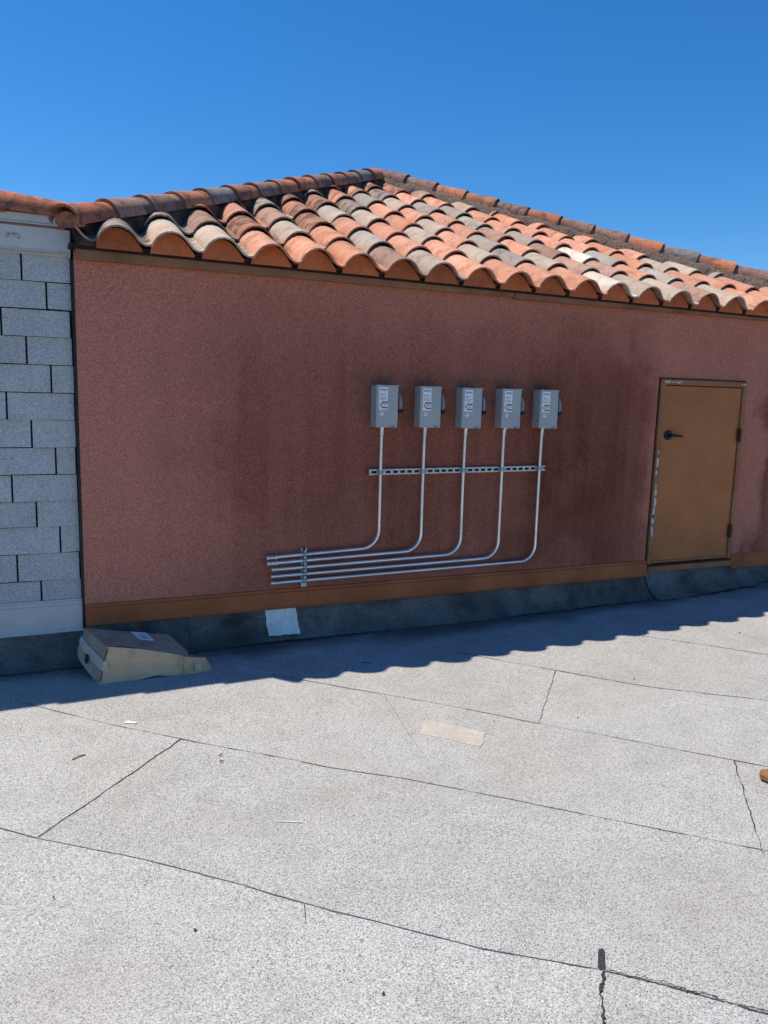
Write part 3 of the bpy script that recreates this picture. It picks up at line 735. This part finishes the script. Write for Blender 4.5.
# coping: drip strip, face and lapped cap
MB().prism([(-.005, 2.285), (-.026, 2.282), (-.030, 2.240), (-.026, 2.236), (-.005, 2.245)], SXL, SXR - .001, 'x').build('drip_strip', M['shingle'], sw)
MB().prism([(.30, 2.372), (-.040, 2.372), (-.046, 2.262), (-.052, 2.254), (-.047, 2.252), (-.012, 2.270), (-.012, 2.35), (.30, 2.35)], SXL, SXR, 'x').build('coping_face', M['whitemetal'], sw, bevel=.002)
MB().prism([(.34, 2.452), (-.050, 2.437), (-.056, 2.432), (-.058, 2.392), (-.066, 2.384), (-.060, 2.380), (-.044, 2.392), (-.044, 2.42), (.34, 2.435)], SXL, SXR + .004, 'x').build('coping_cap', M['whitemetal'], sw, bevel=.002)
MB().prism([(-.005, .385), (-.028, .383), (-.030, .366), (-.036, .362), (-.041, .225), (-.050, .214), (-.045, .209), (-.005, .222)], SXL, SXR + .003, 'x').build('base_trim', M['whitemetal'], sw, smooth=True, angle=20)
MB().box(SXL, SXR - .002, -.034, -.029, .3865, .3955).build('trim_bead', M['whitemetal'], sw)
# scribble scratched on the coping face
sc = [(-.155 + .03 * math.cos(a * .9) * (.5 + a * .04) + .006 * a, -.0475, 2.318 + .012 * math.sin(a * 1.35)) for a in [i * .45 for i in range(26)]]
MB().tube(sc, .0014, 5).build('scuff_mark', M['scuff'], sw)
# clay ridge tiles running along behind the coping
RT = CM
for q in range(9):
    o = link('ridge_tile', CM, sw, CAPS[3 if q % 3 != 1 else 0])
    xx = .20 - .40 * q - .40
    Mx = Matrix.Translation((xx, .01, 2.432)) @ Matrix.Rotation(-math.pi / 2, 4, 'Z') @ Matrix.Scale(1.12, 4, (0, 1, 0)) @ Matrix.Scale(.98, 4, (1, 0, 0))
    o.matrix_parent_inverse = Matrix.Translation(-base(sw)); o.matrix_basis = Mx
MB().box(SXL, .15, -.055, .08, 2.43, 2.47).build('ridge_mortar', M['mortar'], sw)

sw.scale = (1.016, 1, 1.016); sw.location = (-1.5 * 1.016, .045, -.0252)       # the clad wall stands back from the stucco

# ------------------------------------------------------------------ switches, conduits, struts
XS = [1.899 + .3065 * i for i in range(5)]; XC = [1.962, 2.269, 2.574, 2.877, 3.188]
BZ0, BZ1, BW, BD = 1.366, 1.629, .143, .100
LAB = ['leftmost of the five grey metal switch boxes on the stucco wall', 'second from left of the five grey metal switch boxes on the wall', 'middle one of the five grey metal switch boxes on the stucco wall',
       'fourth from left of the five grey metal switch boxes on the wall', 'rightmost of the five grey metal switch boxes, nearest the door']
def text_mesh(body, size, name):
    cu = bpy.data.curves.new(name, 'FONT'); cu.body = body; cu.size = size; cu.align_x = 'CENTER'; cu.align_y = 'CENTER'; cu.extrude = .0003; cu.offset = size * .035
    ob = bpy.data.objects.new(name, cu); C.objects.link(ob); bpy.context.view_layer.update()
    me = bpy.data.meshes.new_from_object(ob.evaluated_get(bpy.context.evaluated_depsgraph_get()))
    bpy.data.objects.remove(ob); bpy.data.curves.remove(cu); me.name = name
    return me
LOGO = text_mesh('EATON', .0140, 'logo')
parts = None
def switch_parts():
    P = []
    b = MB().box(0, BW, -BD + .016, -.002, 0, BZ1 - BZ0 - .004).mesh('enclosure', bevel=.003, seg=2); P.append(('enclosure', b, 'enamel', None))
    c = MB().box(-.003, BW + .003, -BD, -BD + .015, -.002, BZ1 - BZ0).mesh('cover', bevel=.004, seg=2); P.append(('cover', c, 'enamel', None))
    # top rain lip
    P.append(('rain_lip', MB().prism([(-.002, .262), (-BD - .004, .2615), (-BD - .004, .2555), (-BD - .001, .2555), (-BD - .001, .2585), (-.002, .2595)], -.005, BW + .005, 'x').mesh('rain_lip'), 'enamel', None))
    # lever on the right side: bracket, blade and black grip
    P.append(('lever_bracket', MB().box(BW + .0035, BW + .010, -.086, -.050, .105, .205).mesh('lever_bracket', bevel=.002), 'enamel2', None))
    lv = MB().tube([(BW + .012, -.072, .208), (BW + .020, -.080, .200), (BW + .026, -.086, .170), (BW + .026, -.088, .130), (BW + .022, -.086, .112)], [.006, .010, .0115, .0115, .008], 10)
    P.append(('lever', lv.mesh('lever', True), 'enamel2', None))
    P.append(('lever_grip', MB().box(BW + .014, BW + .040, -.100, -.076, .090, .114).mesh('lever_grip', bevel=.004, seg=2), 'black', 'lever'))
    P.append(('hasp', MB().box(BW - .042, BW - .022, -BD - .010, -BD + .004, -.004, .006).mesh('hasp', bevel=.001), 'enamel2', None))
    for z in (.045, .205): P.append(('hinge', MB().tube([(-.006, -BD + .012, z - .014), (-.006, -BD + .012, z + .014)], .005, 8).mesh('hinge'), 'enamel2', None))
    P.append(('hub', MB().tube([(.063, -.045, -.012), (.063, -.045, -.008), (.063, -.045, .0)], [.013, .0145, .0145], 16).mesh('hub', True), 'galv', None))
    lx0, lx1, lz0, lz1 = .014, .074, .108, .249
    Y = -BD - .0006
    P.append(('warning_label', MB().box(lx0, lx1, Y, -BD + .001, lz0, lz1).mesh('warning_label'), 'sticker', None))
    P.append(('logo', LOGO, 'blueink', 'warning_label'))
    for (z, h_, a, b2, m) in ((.206, .0035, .02, .058, 'greyink'), (.199, .003, .02, .052, 'greyink'), (.186, .003, .02, .066, 'greyink'), (.179, .003, .02, .06, 'greyink'), (.172, .0025, .02, .064, 'greyink'),
                               (.156, .0085, .031, .072, 'redink'), (.148, .003, .034, .066, 'greyink'), (.141, .003, .036, .07, 'greyink'), (.134, .003, .034, .06, 'greyink'), (.122, .0080, .034, .072, 'redink')):
        P.append(('print_line', MB().box(a, b2, Y - .0004, Y + .0002, z - h_ / 2, z + h_ / 2).mesh('print_line'), m, 'warning_label'))
    P.append(('print_mark', MB().tube([(.033, Y - .001, .148), (.026, Y - .001, .145), (.023, Y - .001, .138), (.026, Y - .001, .131), (.033, Y - .001, .128)], .0022, 6).mesh('print_mark'), 'blackink', 'warning_label'))
    P.append(('round_sticker', MB().tube([(.036, -BD + .001, .085), (.036, -BD - .0008, .085)], .0125, 20).mesh('round_sticker'), 'sticker', None))
    P.append(('print_dot', MB().tube([(.034, -BD, .087), (.034, -BD - .0016, .087)], .0042, 12).mesh('print_dot'), 'redink', 'round_sticker'))
    return P
SP = switch_parts()
for i in range(5):
    root = empty('safety_switch', (XS[i], 0, BZ0 + (.0, .001, -.001, .001, .002)[i]))
    tag(root, LAB[i], 'switch box', 'five switch boxes in a row')
    made = {}
    for (nm, me, mt, par) in SP:
        o = bpy.data.objects.new(nm, me); C.objects.link(o)
        if not me.materials: me.materials.append(M[mt])
        o.parent = made[par] if par else root
        if nm == 'logo': o.location = (.044, -BD - .0010, .232); o.rotation_euler = (R(90), 0, 0)
        made[nm] = o

CLAB = ['shortest conduit, dropping from the leftmost switch box into the topmost horizontal run', 'conduit dropping from the second switch box into the second horizontal run', 'conduit dropping from the middle switch box into the third horizontal run',
        'conduit dropping from the fourth switch box into the fourth horizontal run', 'longest conduit, dropping from the rightmost switch box into the lowest horizontal run']
ZR = [.556, .519, .478, .435, .393]; XE = [1.228, 1.230, 1.247, 1.243, 1.243]; CY, CR, BR = -.0385, .0102, .118
CLEFT = [.002, .001, 0, .001, .002]
for i in range(5):
    root = empty('conduit', (XC[i], 0, ZR[i])); tag(root, CLAB[i], 'conduit', 'galvanised conduits below the switch boxes')
    x, z0 = XC[i], ZR[i]; zr = z0 + .022
    path = [(x, CY - .003, BZ0 - .012), (x + .0, CY, BZ0 - .10), (x - .001 * (i % 3), CY, .95), (x, CY, zr + BR + .02)]
    for k in range(0, 11):
        a = math.pi / 2 * k / 10
        path.append((x - BR + BR * math.cos(a), CY, zr + BR - BR * math.sin(a)))
    xe = XE[i]; n_ = 8
    for k in range(1, n_ + 1):
        u = k / n_; xx = (x - BR) + (xe - (x - BR)) * u
        path.append((xx, CY, zr + (z0 - zr) * u))
    MB().tube(path, CR, 14).build('pipe', M['galv'], root, smooth=True)
    cn = MB().tube([(x, CY - .003, BZ0 - .012), (x, CY - .003, BZ0 - .020), (x, CY - .003, BZ0 - .022), (x, CY - .003, BZ0 - .05)], [.0135, .0135, .0128, .0128], 14).build('connector', M['galv'], root, smooth=True)
    MB().tube([(x + .004, CY - .012, BZ0 - .034), (x + .005, CY - .020, BZ0 - .034)], .005, 8).build('set_screw', M['clamp'], cn)
    if i < 2:
        cp_ = MB()
        cp_.tube([(xe - .012, CY, z0 - .0005), (xe + .052, CY, z0)], .0125, 14); cp_.tube([(xe - .014, CY, z0 - .0005), (xe - .002, CY, z0 - .0005)], .0150, 14); cp_.tube([(xe + .014, CY, z0), (xe + .020, CY, z0)], .0140, 14); cp_.tube([(xe + .040, CY, z0), (xe + .052, CY, z0)], .0140, 14)
        c_ = cp_.build('coupling', M['galv'], root, smooth=True)
        for sx_ in (.008, .032): MB().tube([(xe + sx_, CY - .010, z0 + .004), (xe + sx_, CY - .018, z0 + .008)], .0045, 8).build('set_screw', M['clamp'], c_)
    else:
        MB().tube([(xe - .003, CY, z0), (xe + .010, CY, z0)], .0118, 14).build('bushing', M['galv'], root, smooth=True)

def slot_plate(L, wd, y0, y1, pitch, sl, horiz=True):
    """strut channel: slotted outer web, two side flanges"""
    m = MB(); h = wd / 2; s2 = .0088
    def bx(a, b_, c, d):
        m.box(a, b_, y0, y1, c, d) if horiz else m.box(c, d, y0, y1, a, b_)
    bx(0, L, s2, h); bx(0, L, -h, -s2)
    x = 0
    while x < L:
        bx(x, min(x + pitch - sl, L), -s2 - .0002, s2 + .0002); x += pitch
    for sg in (-1, 1):
        z0, z1 = sorted((sg * h, sg * (h - .003)))
        if horiz: m.box(0, L, y1 - .0002, -.001, z0, z1)
        else: m.box(z0, z1, y1 - .0002, -.001, 0, L)
    return m
hs = empty('strut_channel', (2.56, 0, 1.083)); tag(hs, 'long horizontal slotted strut channel crossing the five conduit drops', 'strut')
sm = slot_plate(1.358, .036, -.026, -.0235, .0508, .034)
o = link('channel', sm.mesh('channel'), hs, M['strut']); o.matrix_parent_inverse = Matrix.Identity(4); o.matrix_basis = Matrix.Translation((1.888 - 2.56, 0, -.010)) @ Matrix.Rotation(-R(.35), 4, 'Y')
vs_ = empty('strut_channel', (1.458, 0, .352)); tag(vs_, 'short vertical slotted strut channel holding the five horizontal conduit runs', 'strut')
o = link('channel', slot_plate(.250, .036, -.026, -.0235, .0508, .026, False).mesh('channel'), vs_, M['strut']); o.matrix_parent_inverse = Matrix.Identity(4)
def clamp(root, x, z, vert):
    m = MB(); pts = []
    for k in range(9):
        a = math.pi * k / 8; r_ = CR + .0018
        pts.append((math.cos(a) * r_, CY - math.sin(a) * r_))
    pts = [(CR + .010, -.027), (CR + .0018, -.027)] + pts + [(-CR - .0018, -.027), (-CR - .010, -.027)]
    inner = [(p[0] * 1.0, p[1]) for p in pts]; outer = []
    for i_, p in enumerate(pts):
        d = Vector((p[0], p[1] - CY)); d = d.normalized() if d.length > 0 else Vector((0, -1)); outer.append((p[0] + d.x * .0025, p[1] + (d.y * .0025 if p[1] < -.03 else -.0025)))
    n_ = len(pts); w_ = .014
    vv = []
    for s_ in (-w_, w_):
        for q in inner + outer:
            vv.append((x + q[0], q[1], z + s_) if vert else (x + s_, q[1], z + q[0]))
    fs = []
    for a in range(n_ - 1):
        fs.append((n_ + a, n_ + a + 1, 3 * n_ + a + 1, 3 * n_ + a)); fs.append((a, a + 1, n_ + a + 1, n_ + a)); fs.append((2 * n_ + a, 2 * n_ + a + 1, 3 * n_ + a + 1, 3 * n_ + a))
    m.add(vv, fs)
    if vert: m.tube([(x + CR + .012, -.026, z), (x + CR + .012, -.050, z)], .0045, 8); m.box(x + CR + .004, x + CR + .020, -.047, -.043, z - .008, z + .008)
    else: m.tube([(x, -.026, z + CR + .010), (x, -.050, z + CR + .010)], .0045, 8); m.box(x - .008, x + .008, -.047, -.043, z + CR + .003, z + CR + .016)
    m.build('pipe_clamp', M['clamp'], root)
for i in range(5): clamp(hs, XC[i], 1.0735 + (XC[i] - 1.886) * .0061, True)
for i in range(5):
    xb = XC[i] - BR; u = (1.458 - xb) / (XE[i] - xb); clamp(vs_, 1.458, ZR[i] + .022 * (1 - u), False)

# ------------------------------------------------------------------ crushed cardboard box
cb = empty('cardboard_box', (.45, -.25, 0)); tag(cb, 'crushed brown cardboard box lying on the roof below the shingled wall', 'box')
FLB, FLT = (.207, -.415, .004), (.252, -.400, .208); BLT, BLB = (.133, -.075, .222), (.150, -.085, .09)
def quadpatch(a, b, c, d, n_, m, bulge, nrm, seed, noise=.004):
    """a-b bottom, d-c top; bilinear with bulge"""
    rr = random.Random(seed); vs = []; A, B, C_, D = map(Vector, (a, b, c, d)); N = Vector(nrm)
    for i in range(n_ + 1):
        for j in range(m + 1):
            u, v = i / n_, j / m
            p = (A * (1 - u) + B * u) * (1 - v) + (D * (1 - u) + C_ * u) * v
            edge = 0 if (i in (0, n_) or j in (0, m)) else 1
            p = p + N * (bulge * math.sin(math.pi * u) * math.sin(math.pi * v) + edge * noise * (rr.random() - .5) * 2)
            vs.append(p)
    fs = [(i * (m + 1) + j, (i + 1) * (m + 1) + j, (i + 1) * (m + 1) + j + 1, i * (m + 1) + j + 1) for i in range(n_) for j in range(m)]
    return vs, fs
def strip_panel(bot, top, m, name, parent, mat, seed, noise=.004, thick=(0, .004, 0)):
    """panel between two polylines (same length), m rows, with thickness"""
    rr = random.Random(seed); vs = []; n_ = len(bot)
    for i in range(n_):
        for j in range(m + 1):
            v = j / m; p = Vector(bot[i]).lerp(Vector(top[i]), v)
            if 0 < j < m: p += Vector(((rr.random() - .5) * noise, (rr.random() - .5) * noise * 2, (rr.random() - .5) * noise))
            vs.append(p)
    k = len(vs); vs += [p + Vector(thick) for p in vs]; fs = []
    q = m + 1
    for i in range(n_ - 1):
        for j in range(m):
            f = (i * q + j, (i + 1) * q + j, (i + 1) * q + j + 1, i * q + j + 1); fs += [f, tuple(x + k for x in reversed(f))]
        for j in (0, m): fs.append((i * q + j, (i + 1) * q + j, (i + 1) * q + j + k, i * q + j + k))
    for i in (0, n_ - 1):
        for j in range(m): fs.append((i * q + j, i * q + j + 1, i * q + j + 1 + k, i * q + j + k))
    return MB().add(vs, fs).build(name, mat, parent, smooth=False)
fb = [(.203, -.470, .026), (.270, -.471, .024), (.337, -.471, .025), (.435, -.470, .037), (.486, -.469, .045), (.575, -.467, .032), (.660, -.464, .026), (.727, -.460, .024), (.791, -.442, .024)]
ft = [(.249, -.450, .225), (.290, -.450, .219), (.339, -.450, .212), (.414, -.450, .195), (.486, -.450, .176), (.559, -.450, .156), (.620, -.450, .138), (.670, -.450, .121), (.676, -.450, .118)]
fl = [(x, y, z) for x, y, z in fb[:8]] ; fu = ft[:8]
fm = [tuple(Vector(p).lerp(Vector(q), .58)) for p, q in zip(fl, fu)]
strip_panel(fl, fm, 3, 'front_panel', cb, M['card'], 1, .003)
# outer flap folded down over the front, its lower edge standing off
strip_panel([(x, y - .010 - .003 * math.sin(i * 2.1), z - .006 + .003 * math.sin(i * 1.3)) for i, (x, y, z) in enumerate(fm)], [(x, y - .003, z) for x, y, z in fu], 2, 'front_flap', cb, M['card'], 21, .003)
# crushed end flap sticking out to the right
strip_panel([(.640, -.474, .027), (.727, -.472, .020), (.770, -.462, .021), (.797, -.446, .024)], [(.640, -.463, .130), (.690, -.455, .117), (.759, -.446, .106), (.793, -.436, .044)], 2, 'end_flap', cb, M['card'], 2, .003)
strip_panel([(.672, -.449, .119), (.715, -.447, .112), (.757, -.443, .104)], [(.690, -.335, .096), (.728, -.345, .082), (.770, -.38, .050)], 2, 'end_flap', cb, M['cardgrey'], 12, .003, (0, 0, -.003))
strip_panel([(.700, -.475, .052), (.732, -.4745, .048)], [(.698, -.4665, .086), (.734, -.4640, .082)], 1, 'tape', cb, M['tape'], 13, 0, (0, .001, 0))
# torn dark edges and the burst corner
strip_panel([(.2085, -.4735, .045), (.2140, -.4735, .075), (.2200, -.4725, .105)], [(.2125, -.4740, .045), (.2190, -.4745, .075), (.2240, -.4730, .105)], 1, 'corner_split', cb, M['blackink'], 22, 0, (0, .001, 0))
strip_panel([(.2330, -.4630, .158), (.2390, -.4600, .185), (.2460, -.4555, .217)], [(.2385, -.4650, .158), (.2450, -.4620, .185), (.2530, -.4570, .217)], 1, 'corner_split', cb, M['blackink'], 23, 0, (0, .001, 0))
strip_panel([(.285, -.4545, .2215), (.33, -.4545, .2150), (.37, -.4540, .2070), (.395, -.454, .2010)], [(.285, -.449, .2230), (.33, -.442, .2165), (.37, -.445, .2085), (.395, -.449, .2025)], 1, 'torn_edge', cb, M['blackink'], 24, 0, (0, 0, -.001))
# top panel with a fold, falling away to the right
tf = [(.250, -.449, .2265), (.339, -.449, .2135), (.414, -.449, .1965), (.486, -.449, .1775), (.559, -.449, .1575), (.670, -.449, .1225)]
tb = [(.154, -.140, .245), (.276, -.140, .221), (.396, -.140, .199), (.500, -.145, .183), (.599, -.150, .167), (.687, -.280, .098)]
strip_panel(tf, tb, 4, 'top_panel', cb, M['cardgrey'], 3, .004, (0, 0, -.004))
lb = [(.202, -.468, .026), (.173, -.400, .052), (.138, -.320, .083), (.112, -.240, .112), (.112, -.170, .135)]
lt = [(.248, -.448, .224), (.225, -.370, .228), (.201, -.300, .233), (.178, -.220, .239), (.154, -.141, .244)]
strip_panel(lb, lt, 4, 'side_panel', cb, M['cardgrey'], 4, .003, (.004, 0, 0))
def lerp_pl(A, B, v): return [tuple(Vector(a).lerp(Vector(b_), v)) for a, b_ in zip(A, B)]
tl = [(p[0] - .006 - .003 * (i % 2), p[1], p[2]) for i, p in enumerate(lerp_pl(lb, lt, .40))]; th_ = [(p[0] - .005, p[1], p[2]) for p in lerp_pl(lb, lt, .66)]
strip_panel(tl, th_, 1, 'tape', cb, M['tape'], 7, 0, (.002, 0, 0))
strip_panel([(.216, -.4790, .108), (.235, -.4800, .108), (.248, -.4795, .106)], [(.228, -.4745, .156), (.244, -.4750, .154), (.252, -.4750, .155)], 1, 'tape', cb, M['tape'], 8, 0, (0, .002, 0))
strip_panel([(.112, -.170, .135), (.30, -.165, .10), (.60, -.17, .06), (.69, -.28, .04)], [(.155, -.142, .242), (.30, -.143, .214), (.598, -.152, .164), (.686, -.28, .095)], 2, 'back_panel', cb, M['card'], 5, .003)
strip_panel([(.204, -.468, .028), (.46, -.468, .044), (.79, -.440, .026)], [(.116, -.17, .137), (.40, -.17, .085), (.69, -.28, .042)], 2, 'bottom_panel', cb, M['card'], 6, .002, (0, 0, .004))
MB().hexa([(.432, -.280, .1905), (.507, -.280, .1775), (.478, -.165, .1880), (.394, -.165, .2030), (.432, -.280, .1955), (.507, -.280, .1825), (.478, -.165, .1930), (.394, -.165, .2080)]).build('shipping_label', M['sticker'], cb)
for q in range(3):
    dy = -.27 + q * .035
    MB().hexa([(.445 - q * .010, dy, .1915 + q * .002), (.488 - q * .010, dy, .1840 + q * .002), (.484 - q * .010, dy + .016, .1850 + q * .002), (.441 - q * .010, dy + .016, .1925 + q * .002), (.445 - q * .010, dy, .1958 + q * .002), (.488 - q * .010, dy, .1882 + q * .002), (.484 - q * .010, dy + .016, .1892 + q * .002), (.441 - q * .010, dy + .016, .1967 + q * .002)]).build('label_print', M['greyink'], cb)
strip_panel([(.150, -.345, .105), (.140, -.318, .115)], [(.161, -.343, .150), (.151, -.316, .158)], 1, 'printed_mark', cb, M['blackink'], 9, 0, (.001, 0, 0))
cb.location = (.45, -.25, 0)

# ------------------------------------------------------------------ scraps on the deck
wz = 0
wv = [(2.702, -2.435), (2.735, -2.405), (2.79, -2.415), (2.825, -2.46), (2.815, -2.52), (2.75, -2.53), (2.715, -2.50)]
ws = MB().prism(wv, .012, .036, 'z').build('wood_scrap', M['wood'], bevel=.004); tag(ws, 'small orange brown scrap of wood at the right edge of the roof', 'wood scrap')
def leaf(x, y, L, wd, ang, label, mat='leaf'):
    pts = []; n_ = 8
    ca_, sa_ = math.cos(ang), math.sin(ang); vs = []; fs = []
    for i in range(n_ + 1):
        u = i / n_; ww = wd * math.sin(math.pi * min(max(u, .04), .97)) ** .7
        for s_ in (-1, 0, 1):
            px, py = (u - .5) * L, s_ * ww * .5
            zz_ = g(x, y) + .007 + .003 * abs(s_) + .002 * math.sin(u * 3.1)
            vs.append((x + px * ca_ - py * sa_, y + px * sa_ + py * ca_, zz_))
    for i in range(n_):
        for j in range(2): fs.append((i * 3 + j, i * 3 + j + 1, (i + 1) * 3 + j + 1, (i + 1) * 3 + j))
    k = len(vs); vs += [(a, b_, c - .0015) for a, b_, c in vs]; fs += [tuple(q + k for q in reversed(f)) for f in fs[:]]
    tag(MB().add(vs, fs).build('dry_leaf', M[mat]), label, 'leaf')
leaf(.632, -1.485, .020, .008, .3, 'curled reddish dry leaf on the deck left of centre')
leaf(.641, -1.425, .030, .004, .8, 'thin pinkish leaf stalk beside the curled dry leaf')
leaf(.345, -2.49, .013, .008, 1.2, 'reddish brown leaf fragment low on the deck at left')
st = MB().tube([(.723, -2.014, .0075), (.765, -2.034, .008), (.81, -2.054, .0075)], .0018, 6).build('white_stick', M['stick']); tag(st, 'short bleached white stick lying on the deck', 'stick')
ps = MB().prism([(.28, -.97), (.33, -.995), (.345, -.985), (.30, -.95)], g(.3, -.97) + .009, g(.3, -.97) + .0105, 'z').build('paper_scrap', M['stick']); tag(ps, 'small white paper scrap on the deck near the shadow edge', 'paper')
grit = MB(); rr = random.Random(77)
for i in range(70):
    x, y = -1 + rr.random() * 6.5, -3.4 + rr.random() * 3.0
    r_ = .0014 + .003 * rr.random() ** 3; a = rr.random() * 3.14; L = r_ * (1 + 2.2 * rr.random() ** 2)
    c_, s_ = math.cos(a), math.sin(a); z = g(x, y) + .010
    q = [(L, 0), (0, r_), (-L, 0), (0, -r_)]
    vs = [(x + px * c_ - py * s_, y + px * s_ + py * c_, z) for px, py in q] + [(x, y, z + r_ * 1.2), (x, y, z - r_)]
    grit.add(vs, [(0, 1, 4), (1, 2, 4), (2, 3, 4), (3, 0, 4), (1, 0, 5), (2, 1, 5), (3, 2, 5), (0, 3, 5)])
tag(grit.build('roof_grit', M['twig']), 'dark grit and fine debris scattered over the deck', 'grit', kind='stuff')
for i, (x, y, ang, L, lab) in enumerate(((1.62, -.62, -.3, .06, 'dark twig at the shadow edge below the conduits'), (.05, -1.25, .5, .06, 'thin dark twig on the deck at left'))):
    a = MB().tube([(x, y, g(x, y) + .007), (x + L * .5 * math.cos(ang), y + L * .5 * math.sin(ang) + .004, g(x, y) + .009), (x + L * math.cos(ang), y + L * math.sin(ang), g(x, y) + .007)], .0022, 6).build('twig', M['twig']); tag(a, lab, 'twig')
